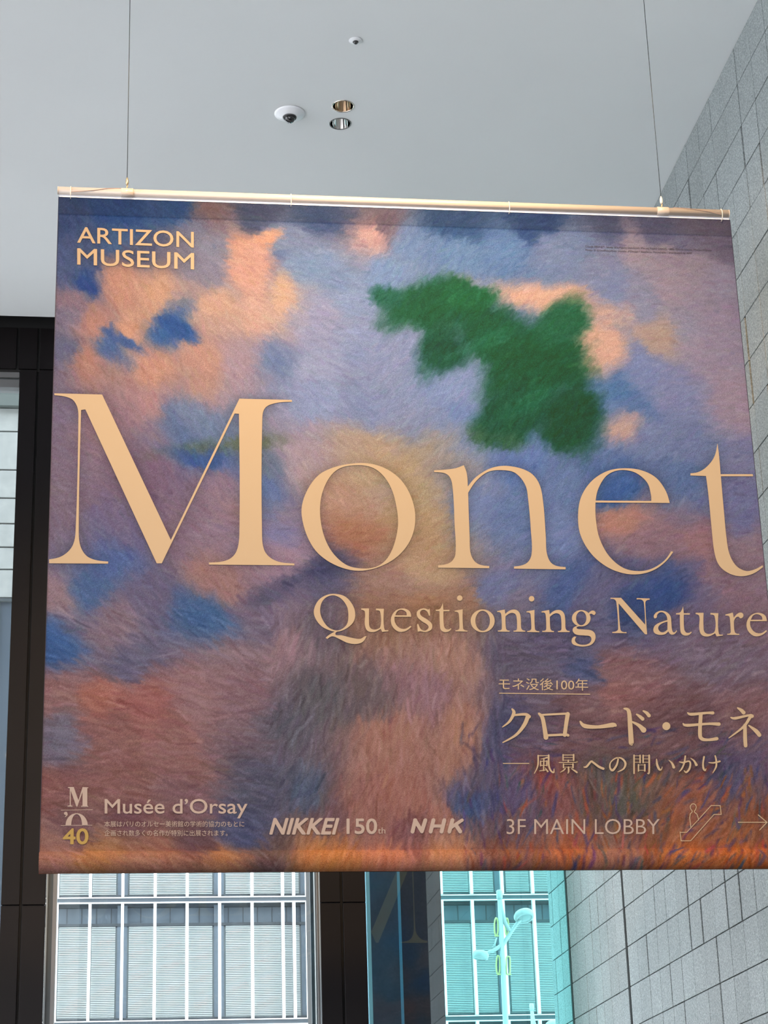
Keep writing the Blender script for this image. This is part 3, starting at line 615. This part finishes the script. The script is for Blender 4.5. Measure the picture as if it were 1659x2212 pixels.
q.poly([cm(S("210 297 c,160 326,138 345 c,150 353 c,185 335,230 352,290 380,350 387,395 372,420 333 c,408 335,375 352,320 345,250 328,205 318,248 297 c"))]); q.build('subtitle_letter', M['cream'])
letter(D, U_); letter(D, *E_)
letter(D, "855 143 c,858 192 c,850 192 c,835 162,810 152,790 165,795 190,840 220,870 250,868 285,830 305,790 300,773 304 c,768 250 c,777 250 c,795 285,820 296,845 280,842 258,800 230,770 200,768 165,795 145,825 143,845 150")
letter(D, T_)
def lett_i(dx, dy):
    k = Ink(*D); k.poly([cm(S(I_))], dx, dy); k.poly([ell(1062, 71, 19, 19, 20)], dx, dy); k.build('subtitle_letter', M['cream'])
lett_i(0, 0); letter(D, ell(1220, 228, 83, 79), ell(1220, 228, 50, 69)); letter(D, N_); lett_i(155.2, 1.5); letter(D, N_, dx=95.9, dy=0.8)
k = Ink(*E8); k.poly([ell(317, 219, 67, 59), ell(317, 219, 37, 50)]); k.poly([cm(S("365 188 c,385 168,405 164,420 178,412 195,400 192,388 186,372 196 c"))])
k.poly([cm(S("300 272 c,262 286,256 312,280 336,340 343,378 348,390 370,375 398,335 410,292 402,272 378,282 352 c,268 350 c,250 368,252 400,282 416,335 422,390 408,417 372,415 330,388 306,330 299,290 295,284 284,312 276 c"))]); k.build('subtitle_letter', M['cream'])
letter(E8, "527 72 c,603 72 c,776 265 c,766 105,750 86,715 84 c,715 74 c,808 77 c,808 86 c,785 92,777 110,790 334 c,775 334 c,585 112 c,598 298,612 315,642 318 c,642 326 c,540 325 c,540 317 c,568 312,582 296,569 105,556 84,527 80 c")
letter(E8, "838 200 c,855 178,890 165,930 175,958 205,964 250,968 295,980 320,1001 304 c,1004 311 c,985 333,960 335,942 313 c,915 335,870 337,838 318,840 280,870 255,935 232 c,928 200,905 178,880 178,862 195,858 214,842 218", "936 243 c,890 260,870 285,880 312,905 320,936 300 c")
letter(D, T_, dx=519, dy=7.4); letter(D, U_, dx=722.3, dy=9.5)
letter(E8, "1352 192 c,1405 178 c,1412 215 c,1440 185,1465 178,1480 190,1478 210,1460 220,1445 208,1428 214,1413 240 c,1417 308,1428 327,1452 330 c,1452 339 c,1365 338 c,1365 330 c,1387 325,1390 305,1383 215,1375 203,1352 200 c")
letter(D, *E_, dx=768.0, dy=9.5)

# museum name, sponsors, signage
text('ARTIZON', 166.7, 418.6, 490.6, 524.8, M['cream'], 0.043, bold=0.012, name='museum_name')
text('MUSEUM', 166.7, 419.3, 536.6, 572.2, M['cream'], 0.042, bold=0.012, name='museum_name')
text('Mus\u00e9e d\u2019Orsay', 226.1, 534.5, 1726.3, 1767.6, M['pale'], 0.0, bold=0.016)
text('\u672c\u5c55\u306f\u30d1\u30ea\u306e\u30aa\u30eb\u30bb\u30fc\u7f8e\u8853\u9928\u306e\u5b66\u8853\u7684\u5354\u529b\u306e\u3082\u3068\u306b', 225.3, 527.7, 1773.6, 1786.6, M['pale'], 0.0, name='small_print')
text('\u4f01\u753b\u3055\u308c\u6570\u591a\u304f\u306e\u540d\u4f5c\u304c\u7279\u5225\u306b\u51fa\u5c55\u3055\u308c\u307e\u3059\u3002', 225.6, 491.5, 1793.2, 1806.2, M['pale'], 0.0, name='small_print')
text('NIKKEI', 581.5, 733.3, 1768.6, 1801.8, M['pale'], 0.0, shear=0.28, bold=0.06)
text('150', 748.4, 814.7, 1769.0, 1801.4, M['pale'], 0.0, bold=0.035)
text('th', 816.2, 832.2, 1787.6, 1801.0, M['pale'], 0.0)
text('3F MAIN LOBBY', 1094.3, 1424.7, 1769.4, 1802.2, M['pale'], 0.0, bold=-0.006, name='sign_text')
text('40', 135.6, 191.4, 1790.5, 1823.6, M['yellow'], 0.0, bold=0.035, name='anniversary_number')
text('\u30e2\u30cd\u6ca1\u5f8c100\u5e74', 1077.3, 1270.2, 1464.5, 1490.5, M['cream'], 0.010, name='small_print')
text("Claude MONET, Study of a Figure Outdoors (Facing Right) [detail], 1886, Oil on canvas, Mus\u00e9e d'Orsay", 1263.5, 1537.5, 530.5, 535.8, M['ink'], 0.030, name='small_print', back=False)
text("Photo \u00a9 GrandPalaisRmn (mus\u00e9e d'Orsay) / Stephane Marechalle / distributed by AMF", 1264.5, 1495.0, 538.2, 543.6, M['ink'], 0.030, name='small_print', back=False)
k = Ink(560, 1740, 3.318)
for st_ in ([(1098, 188, 28), (1118, 106, 28)], [(1116, 106, 28), (1165, 186, 28)], [(1165, 186, 28), (1190, 106, 28)], [(1228, 188, 28), (1248, 106, 28)], [(1306, 188, 28), (1326, 106, 28)], [(1240, 148, 23), (1314, 148, 23)], [(1362, 188, 28), (1384, 106, 28)], [(1378, 156, 24), (1453, 106, 24)], [(1408, 140, 28), (1440, 188, 28)]): k.brush(st_)
k.split = True
k.build('lettering', M['pale'])
K1 = (1060, 1440, 2.7696)
k = Ink(*K1).seg([(52, 160), (592, 166)], 5).build('rule_line', M['cream']); k = Ink(*K1).seg([(75, 580), (228, 580)], 5); k.build('rule_line', M['cream'])
WS = 1.28
k = Ink(*K1)
k.brush([(128, 255, 8), (138, 278, 16), (112, 328, 12), (70, 362, 4)], [(134, 292, 9), (205, 286, 13), (230, 300, 16)], [(222, 298, 20), (200, 350, 18), (150, 410, 12), (72, 455, 5)])
k.brush([(288, 282, 10), (308, 305, 18), (320, 360, 19), (330, 425, 22)], [(300, 290, 9), (440, 283, 10), (462, 286, 16)], [(460, 285, 20), (450, 350, 18), (442, 410, 18)], [(325, 413, 11), (440, 408, 11), (462, 412, 13)])
k.brush([(535, 330, 8), (562, 356, 20), (640, 362, 15), (728, 350, 22), (746, 353, 12)]); k.build('katakana_title', M['cream'])
k = Ink(*K1)
k.brush([(798, 252, 8), (825, 268, 18), (834, 360, 22), (840, 452, 24), (842, 466, 12)], [(840, 328, 6), (885, 352, 16), (914, 380, 26)], [(872, 286, 7), (892, 300, 15), (908, 314, 17)], [(912, 266, 7), (932, 278, 15), (946, 294, 17)])
k.poly([ell(1050, 357, 24, 24, 24)]); k.build('katakana_title', M['cream'])
k = Ink(*K1)
k.brush([(1178, 277, 6), (1200, 286, 14), (1290, 278, 11), (1328, 278, 15)], [(1150, 342, 6), (1175, 352, 14), (1300, 343, 11), (1364, 345, 17)], [(1256, 285, 17), (1251, 400, 18), (1262, 432, 17), (1300, 439, 12), (1352, 432, 16)])
k.brush([(1476, 248, 7), (1498, 262, 16), (1512, 276, 18)], [(1436, 305, 6), (1462, 310, 13), (1545, 292, 10), (1562, 297, 18)], [(1554, 298, 15), (1512, 360, 12), (1424, 428, 4)], [(1520, 352, 16), (1521, 430, 18), (1524, 474, 17)], [(1543, 353, 6), (1586, 386, 19), (1606, 410, 19)]); k.build('katakana_title', M['cream'])
WS = 1.15
k = Ink(*K1)      # the landscape line, brush by brush
k.brush([(283, 532, 7), (283, 580, 8), (275, 612, 6), (260, 640, 3)], [(283, 534, 4), (346, 533, 4)], [(346, 531, 9), (347, 590, 9), (358, 622, 9), (376, 634, 8), (378, 612, 3)], [(336, 545, 8), (312, 552, 4), (298, 554, 3)], [(298, 566, 7), (298, 594, 7)], [(298, 567, 4), (334, 567, 4)], [(335, 565, 7), (335, 593, 7)], [(298, 592, 4), (335, 592, 4)], [(317, 551, 7), (316, 590, 7), (316, 622, 7)], [(292, 625, 4), (330, 619, 4)], [(325, 606, 3), (340, 628, 9)])
k.brush([(432, 528, 7), (432, 562, 7)], [(432, 530, 4), (494, 530, 4)], [(495, 528, 8), (495, 562, 8)], [(432, 545, 3), (494, 545, 3)], [(432, 561, 3), (494, 561, 3)], [(463, 561, 7), (463, 573, 7)], [(408, 575, 4), (504, 574, 4), (515, 571, 9)], [(434, 584, 7), (434, 606, 7)], [(434, 586, 3), (490, 586, 3)], [(491, 584, 8), (491, 606, 8)], [(434, 603, 3), (490, 603, 3)], [(464, 603, 8), (465, 628, 8), (461, 639, 4)], [(444, 612, 7), (432, 624, 6), (414, 634, 2)], [(480, 611, 3), (500, 624, 8), (514, 634, 9)])
k.brush([(554, 602, 3), (572, 600, 11), (598, 570, 10), (612, 575, 10), (645, 600, 12), (672, 612, 13)])
k.brush([(762, 550, 8), (752, 590, 10), (728, 622, 12), (712, 606, 9), (716, 575, 6), (745, 550, 6), (780, 550, 8), (804, 578, 12), (794, 612, 9), (758, 632, 3)])
k.brush([(856, 532, 8), (856, 640, 8)], [(856, 535, 3), (890, 535, 3)], [(892, 533, 8), (892, 576, 8)], [(856, 554, 3), (890, 554, 3)], [(856, 574, 3), (890, 574, 3)], [(910, 533, 8), (910, 576, 8)], [(910, 535, 3), (944, 535, 3)], [(946, 533, 9), (946, 632, 9), (936, 640, 4)], [(910, 554, 3), (944, 554, 3)], [(910, 574, 3), (944, 574, 3)], [(882, 588, 7), (882, 626, 7)], [(882, 590, 3), (918, 590, 3)], [(920, 588, 8), (920, 626, 8)], [(882, 622, 3), (920, 622, 3)])
k.brush([(990, 556, 5), (994, 590, 12), (1006, 616, 12), (1018, 618, 6), (1024, 602, 3)], [(1064, 562, 3), (1082, 580, 10), (1093, 604, 15)])
k.brush([(1126, 572, 4), (1150, 576, 9), (1182, 568, 8), (1192, 582, 9), (1186, 614, 10), (1168, 634, 10), (1154, 624, 3)], [(1162, 538, 8), (1155, 580, 9), (1140, 614, 8), (1126, 630, 4)], [(1194, 550, 3), (1214, 566, 9), (1228, 590, 14)])
k.brush([(1274, 542, 9), (1268, 580, 9), (1270, 610, 11), (1280, 624, 8), (1286, 612, 3)], [(1302, 576, 4), (1330, 578, 8), (1368, 569, 9)], [(1340, 536, 7), (1346, 560, 9), (1346, 600, 9), (1326, 638, 3)]); k.build('title_line', M['cream'])
# escalator sign and arrow
K4 = (1060, 1700, 2.7696)
Ink(*K4).seg([(1132, 272), (1172, 272), (1318, 112), (1372, 112), (1378, 165), (1335, 165), (1195, 323), (1138, 323), (1132, 270)], 4.5).build('escalator_pictogram', M['cream'])
Ink(*K4).seg([(1197, 246), (1190, 185), (1193, 162), (1204, 150), (1204, 143), (1194, 130), (1193, 115), (1202, 103), (1213, 101), (1225, 108), (1229, 122), (1224, 138), (1217, 145), (1218, 152), (1232, 163), (1238, 178), (1242, 200)], 4.5)  .build('person_pictogram', M['cream'])
Ink(*K4).seg([(1480, 212), (1652, 212)], 5).seg([(1600, 168), (1652, 212), (1608, 258)], 5).build('arrow', M['cream'])
# monogram
K2 = (110, 1680, 3.6867)
k = Ink(*K2); k.poly([S("135 75 c,182 75 c,219 180 c,252 76 c,298 77 c,298 83 c,290 85 c,290 223 c,298 226 c,298 232 c,240 231 c,240 225 c,252 223 c,252 115 c,210 231 c,203 231 c,158 104 c,158 221 c,172 225 c,172 231 c,132 230 c,132 224 c,150 221 c,150 84 c,135 81 c")])
k.build('museum_monogram', M['pale']); k = Ink(*K2); k.seg([(82, 259), (333, 255)], 4).build('monogram_bar', M['pale']); k = Ink(*K2); k.seg([(80, 381), (328, 379)], 4).build('monogram_bar', M['pale']); k = Ink(*K2)
k.poly([ell(205, 379, 88, 95, 30, 180, 360) + ell(205, 379, 43, 88, 30, 180, 360)[::-1]]); k.poly([ell(117, 285, 13, 13, 18)]); k.brush([(122, 280, 14), (128, 296, 9), (112, 314, 3)]); k.build('museum_monogram', M['pale'])

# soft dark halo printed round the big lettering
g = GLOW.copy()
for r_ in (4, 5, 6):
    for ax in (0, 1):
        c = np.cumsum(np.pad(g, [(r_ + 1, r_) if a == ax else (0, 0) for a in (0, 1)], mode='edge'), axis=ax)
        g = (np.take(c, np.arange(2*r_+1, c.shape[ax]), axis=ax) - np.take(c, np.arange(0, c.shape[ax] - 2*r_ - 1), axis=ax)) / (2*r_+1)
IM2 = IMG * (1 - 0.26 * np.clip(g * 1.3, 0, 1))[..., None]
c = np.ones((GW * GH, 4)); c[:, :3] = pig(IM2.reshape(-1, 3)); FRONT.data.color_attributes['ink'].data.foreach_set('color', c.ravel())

# top pole, rail, collars, ties, cords, hooks; suspension wires
rz = atY(800, 437.5, BY)[2]; RY = BY - 0.012
tube('pole', [(BX0 - 0.004, RY, rz), (BX1 - 0.008, RY, rz)], 0.0225, M['pole'], banner, 28)
for e in (BX0 - 0.006, BX1 - 0.010): tube('end_cap', [(e, RY, rz), (e + 0.004, RY, rz)], 0.0232, M['pole'], banner, 28)
box('rail', BX0 + 0.004, BX1 - 0.006, BY - 0.008, BY + 0.016, BZT - 0.002, BZT + 0.014, M['rail'], banner)
tube('hem_rod', [(BX0 - 0.0, BY + 0.006, BZ0 + 0.052), (BX1, BY + 0.006, BZ0 + 0.052)], 0.02, M['rail'], banner, 14)
for e in (BX0, BX1): box('side_seam', e - 0.001, e + 0.001, BY - 0.004, BY + 0.014, BZ0 + .1, BZT, M['ink'], banner)
wx = [atY(276, 400, BY)[0], atY(1430, 450, BY)[0]]
for i, x in enumerate(wx):
    c = tube('collar', [(x - 0.036, RY, rz), (x - 0.034, RY, rz), (x + 0.030, RY, rz), (x + 0.032, RY, rz)], [0.0245, 0.0265, 0.0265, 0.0245], M['pole'], banner, 28)
    V, Fc = tube_vf([(x - 0.005, RY + 0.004 * math.cos(a), rz + 0.034 + 0.010 * math.sin(a)) for a in np.linspace(0, 2 * math.pi, 14)], 0.0028, 6, False); mesh_obj('eye_ring', V, Fc, M['brass'], c, True)
    dx = (-0.23 if i == 0 else 0.33)
    tube('cord', [(x + (-0.03 if i == 0 else 0.06) , RY - 0.004, rz + 0.026), (x + dx * 0.45, RY - 0.024, rz + 0.012), (x + dx * 0.8, RY - 0.025, rz - 0.004), (x + (-0.31 if i == 0 else 0.33), RY - 0.022, rz - 0.018)], 0.0016, M['cord'], banner, 5)
    tx = x - 0.004
    wobj = empty('suspension_wire', (tx, RY, rz + 0.04), ('thin steel wire holding the left end of the banner pole', 'thin steel wire holding the right end of the banner pole, before the stone wall')[i], 'wire')
    a = tube('cable', [(tx, RY, rz + 0.085), (tx, RY, ZC)], 0.0021, M['gunmetal'], None, 8)
    b = tube('gripper', [(tx, RY, rz + 0.050), (tx, RY, rz + 0.058), (tx, RY, rz + 0.075), (tx, RY, rz + 0.088), (tx, RY, rz + 0.098)], [0.004, 0.0085, 0.0085, 0.006, 0.002], M['brass'] if i == 0 else M['tie'], None, 14)
    c2 = tube('hook', [(tx, RY, rz + 0.052), (tx + 0.004, RY, rz + 0.042), (tx, RY, rz + 0.034)], 0.003, M['brass'], None, 8)
    d_ = lathe('ceiling_socket', [(0.0005, -0.02), (0.012, -0.018), (0.014, 0)], M['steel'], None, 20, (tx, RY, ZC))
    adopt(wobj, [a, b, c2, d_])
for px, py in ((153, 415), (628, 432), (1098, 448), (1556, 463)):
    x = atY(px, py, BY)[0]
    pts = [(x, RY + 0.026 * math.cos(a), rz - 0.010 + 0.036 * math.sin(a)) for a in np.linspace(0, 2 * math.pi, 20)]
    V, Fc = tube_vf(pts, 0.0022, 6, False); mesh_obj('cable_tie', V, Fc, M['tie'], banner, True)

# ------------------------------------------------------------------ outside: glazed office facade
M['mull'] = mat('white_mullion', (0.66, 0.68, 0.69), 0.35)
M['slat'] = mat('blind_slat', (0.58, 0.60, 0.595), 0.5)
M['dkglass'] = mat('dark_interior', (0.10, 0.12, 0.14), 0.6)
M['soffit'] = mat('grey_soffit', (0.13, 0.155, 0.19), 0.7)
M['headbox'] = mat('dark_headbox', (0.05, 0.056, 0.065), 0.6)
M['spandrel'] = mat('dark_spandrel', (0.03, 0.04, 0.05), 0.4)
M['fglass'] = glass('facade_glass', (0.95, 0.965, 0.965), ior=1.32)
M['back'] = mat('pale_blind_back', (0.20, 0.22, 0.225), 0.7)
YF = 62.0
def fx(px): return atY(px, 1945, YF)[0]
def fz(py, px=300): return atY(px, py, YF)[2]
zt = fz(1946); FH = fz(1946) - fz(2212.5)
office = empty('office_building', (fx(500), YF, 0), 'glazed office block across the street with white mullions and lowered pale blinds', 'building')
kids = []
bays = [fx(p) for p in (124, 195, 265, 335, 404, 474, 544, 610, 634, 662, 684)]
step = 0.93
x = bays[-1]; right = [fx(p) for p in (953, 1018.5, 1084.7, 1150.6, 1216)]
while x + step < right[0] - 0.3: x += (right[0] - bays[-1]) / round((right[0] - bays[-1]) / step); bays.append(x)
bays += right
for _ in range(6): bays.append(bays[-1] + step)
left = [bays[0] - 0.98 * (i + 1) for i in range(6)][::-1]
bays = left + bays
X0, X1 = bays[0], bays[-1]
kids.append(boxes('floor_slabs', [(X0, X1, YF + 0.35, YF + 6, zt - 0.13 + FH * k, zt + 0.02 + FH * k) for k in range(-3, 7) if zt + FH * k > 0], M['spandrel']))
kids.append(box('back_wall', X0, X1, YF + 1.5, YF + 1.6, 0, zt + FH * 6, M['dkglass']))
kids.append(box('roof', X0 - .3, X1 + .3, YF - 0.2, YF + 6, zt + FH * 6, zt + FH * 6 + 0.5, M['spandrel']))
thick = {fx(265), fx(474), fx(662), fx(1084.7)}
zs_ = lambda py: fz(py) - zt           # offsets from the transom line
o_blt = zs_(1997); o_head0 = zs_(1991); o_sill = zs_(2205) ; o_w0 = zs_(2210); o_sof1 = zs_(1950)
slat_cache = {}
def slat_mesh(wd, h):
    key = (round(wd, 3), round(h, 3))
    if key in slat_cache: return slat_cache[key]
    n = int(h / 0.052); V, Fc = [], []
    for i in range(n):
        z = -h + (i + 0.5) * h / n; b = len(V)
        V += [(0.03, -0.014, z - 0.021), (wd - 0.03, -0.014, z - 0.021), (wd - 0.03, 0.014, z + 0.017), (0.03, 0.014, z + 0.017)]; Fc.append((b, b+1, b+2, b+3))
    me = bpy.data.meshes.new('blind'); me.from_pydata(V, [], Fc); me.materials.append(M['slat']); slat_cache[key] = me; return me
mull_me = {}
for k in range(-2, 6):
    zb = zt + FH * k
    if zb - FH < 0.2: continue
    # two white rails with a dark band between, as one transom per floor
    kids.append(boxes('transom', [(X0, X1, YF - 0.06, YF + 0.04, zb - 0.075, zb - 0.045), (X0, X1, YF - 0.06, YF + 0.04, zb + 0.075, zb + 0.105)], M['mull']))
    kids.append(box('spandrel', X0, X1, YF - 0.02, YF + 0.03, zb - 0.046, zb + 0.076, M['spandrel']))
    kids.append(box('soffit_strip', X0, X1, YF + 0.55, YF + 0.62, zb + o_head0, zb - 0.08, M['soffit']))
    kids.append(box('blind_headbox', X0, X1, YF + 0.30, YF + 0.42, zb + o_blt, zb + o_head0, M['headbox']))
    kids.append(box('sill', X0, X1, YF + 0.10, YF + 0.3, zb - FH + 0.105, zb - FH + 0.19, M['headbox']))
    jl = [(x - 0.012, x + 0.012, YF + 0.53, YF + 0.55, zb + o_head0, zb - 0.08) for x in np.arange(X0, X1, 0.44)]
    s = boxes('soffit_joints', jl, M['headbox']); kids.append(s)
    for a, b in zip(bays[:-1], bays[1:]):
        nb = b - a; a2 = a + (0.17 if any(abs(a - t) < 1e-4 for t in thick) else 0.03); b2 = b - (0.17 if any(abs(b - t) < 1e-4 for t in thick) else 0.0)
        o = bpy.data.objects.new('window_blind', slat_mesh(b2 - a2, FH + o_blt - 0.19 + 0.0)); COL.objects.link(o); o.location = (a2, YF + 0.32, zb + o_blt); kids.append(o); o['kind'] = 'stuff'
    kids.append(box('blind_backing', X0, X1, YF + 0.40, YF + 0.41, zb - FH + 0.19, zb + o_blt - 0.02, M['back']))
    for x in bays:
        o = box('mullion', x - 0.042, x + 0.042, YF - 0.16, YF + 0.02, zb - FH + 0.107, zb - 0.077, M['mull']); kids.append(o)
        if any(abs(x - t) < 1e-4 for t in thick): kids.append(box('column', x - 0.15, x + 0.15, YF + 0.34, YF + 0.39, zb - FH + 0.107, zb - 0.08, M['soffit']))
kids.append(box('glazing', X0, X1, YF + 0.045, YF + 0.06, 0.2, zt + FH * 5.9, M['fglass']))
adopt(office, kids)

# pale stone building seen through the narrow left window
M['stone'] = mat('pale_stone', (0.24, 0.245, 0.235), 0.7, noise=(6, 0.12, 5))
M['greyfascia'] = mat('grey_green_fascia', (0.06, 0.074, 0.068), 0.6)
M['blueglass'] = mat('slate_glazing', (0.045, 0.06, 0.08), 0.25)
YS = 30.0; sxr = atY(70, 1000, YS)[0]; sxl = sxr - 2.6
def sz(py): return atY(20, py, YS)[2]
stone = empty('stone_building', (sxr - 1.3, YS, 0), 'pale stone clad building seen through the narrow window at the left edge', 'building')
kids = [box('wall', sxl, sxr, YS + 0.06, YS + 3, 0, sz(700), M['joint']), box('fascia', sxl, sxr, YS - 0.1, YS + 0.06, sz(881), sz(700), M['greyfascia']),
        box('glazing', sxl, sxr, YS, YS + 0.06, 0.1, sz(1297), M['blueglass']), boxes('glazing_bar', [(sxl, sxr, YS - 0.04, YS, sz(1297) - 0.03, sz(1294)), (sxr - 0.46, sxr - 0.41, YS - 0.03, YS, 0, sz(1297))], M['gunmetal'])]
ys = [881, 932, 1015, 1076, 1131, 1182, 1230, 1292]
for i in range(len(ys) - 1):
    for a, b in ((sxl, sxr - 1.31), (sxr - 1.30, sxr)):
        kids.append(box('stone_panel', a, b, YS, YS + 0.06, sz(ys[i + 1]) + 0.012, sz(ys[i]) - 0.012, M['stone'], None, 0.004))
adopt(stone, kids)

# street lamps
M['lampwhite'] = mat('white_lamp_paint', (0.34, 0.36, 0.36), 0.45)
M['lampglass'] = mat('lamp_diffuser', (0.22, 0.25, 0.25), 0.2)
M['bracket'] = mat('yellow_bracket', (0.50, 0.45, 0.18), 0.5)
YL = 34.0
def cL(x, y): return 760 + x / 3.456, 1840 + y / 3.456
def P(x, y, Y=YL, dy=0): q = atY(*cL(x, y), Y); return (q[0], Y + dy, q[2])
def head(name, c, tilt, r):
    R_ = Matrix.Rotation(tilt[0], 4, 'X') @ Matrix.Rotation(tilt[1], 4, 'Y')
    o = lathe(name, [(0.001, 0.055), (r * 0.5, 0.052), (r * 0.85, 0.035), (r, 0.0), (r * 1.02, -0.025), (r * 0.92, -0.075), (r * 0.74, -0.085), (r * 0.72, -0.07), (0.001, -0.07)], M['lampwhite'], None, 28)
    o.data.transform(Matrix.Translation(c) @ R_)
    g = lathe('diffuser', [(0.001, -0.080), (r * 0.6, -0.079), (r * 0.70, -0.072)], M['lampglass'], None, 28); g.data.transform(Matrix.Translation(c) @ R_)
    return o, g
def lamp(label, full, ox=0, oy=0, s=1.0, Y=YL):
    Pf = lambda x, y, dy=0: P(ox + (x - 1100) * s, oy + (y - 280) * s, Y, dy)
    top = Pf(1100, 285); r = empty('street_lamp', (top[0], Y, -0.05), label, 'street lamp')
    K = []
    K.append(tube('pole', [(top[0], Y, -0.05), (top[0], Y, top[2] - 0.10)], [0.075 * s ** .5, 0.038], M['lampwhite'], None, 16))
    K.append(tube('pole_cap', [(top[0], Y, top[2] - 0.16), (top[0], Y, top[2] - 0.13), (top[0], Y, top[2] - 0.02), (top[0], Y, top[2])], [0.040, 0.052, 0.052, 0.035], M['lampwhite'], None, 16))
    K.append(tube('curved_arm', [Pf(1103, 335), Pf(1118, 430), Pf(1140, 520), Pf(1165, 570), Pf(1188, 600)], [0.035, 0.035, 0.038, 0.036, 0.03], M['lampwhite'], None, 12))
    K.append(tube('arm', [Pf(1118, 712), Pf(1130, 690), Pf(1188, 600), Pf(1240, 525), Pf(1262, 505)], [0.034, 0.036, 0.032, 0.030, 0.026], M['lampwhite'], None, 12))
    a = head('lamp_head', Vector(Pf(1282, 470)), (-0.45, -0.12), 0.17); K += list(a)
    K.append(tube('arm', [Pf(1118, 700), Pf(1060, 735), Pf(1000, 760), Pf(985, 764)], [0.036, 0.032, 0.028, 0.026], M['lampwhite'], None, 12))
    a = head('lamp_head', Vector(Pf(962, 763)), (-0.1, 0.15), 0.135); K += list(a)
    K.append(tube('stay', [Pf(1050, 720), Pf(1068, 690), Pf(1082, 640)], 0.013, M['lampwhite'], None, 8))
    def ring(cx, cy, rx, ry, n=20, sq=False):
        pts = [Pf(cx + rx * math.copysign(abs(math.cos(t)) ** (0.5 if sq else 1), math.cos(t)), cy + ry * math.copysign(abs(math.sin(t)) ** (0.5 if sq else 1), math.sin(t))) for t in np.linspace(0, 2 * math.pi, n)]
        V, Fc = tube_vf(pts, 0.013, 6, False); return mesh_obj('banner_bracket', V, Fc, M['bracket'], None, True)
    K += [ring(1078, 560, 14, 68), ring(1158, 560, 12, 66), ring(1092, 845, 14, 72), ring(1168, 850, 14, 68, 24, True)]
    K.append(tube('bracket_bar', [Pf(1066, 628), Pf(1105, 628)], 0.012, M['bracket'], None, 6)); K.append(tube('bracket_bar', [Pf(1085, 915), Pf(1190, 915)], 0.012, M['bracket'], None, 6))
    adopt(r, K)
lamp('tall white twin-arm street lamp seen through the teal window', True, 1100, 280)
lamp('second, lower white street lamp at the foot of the teal window', False, 1341, 1128, 0.85, 47.0)
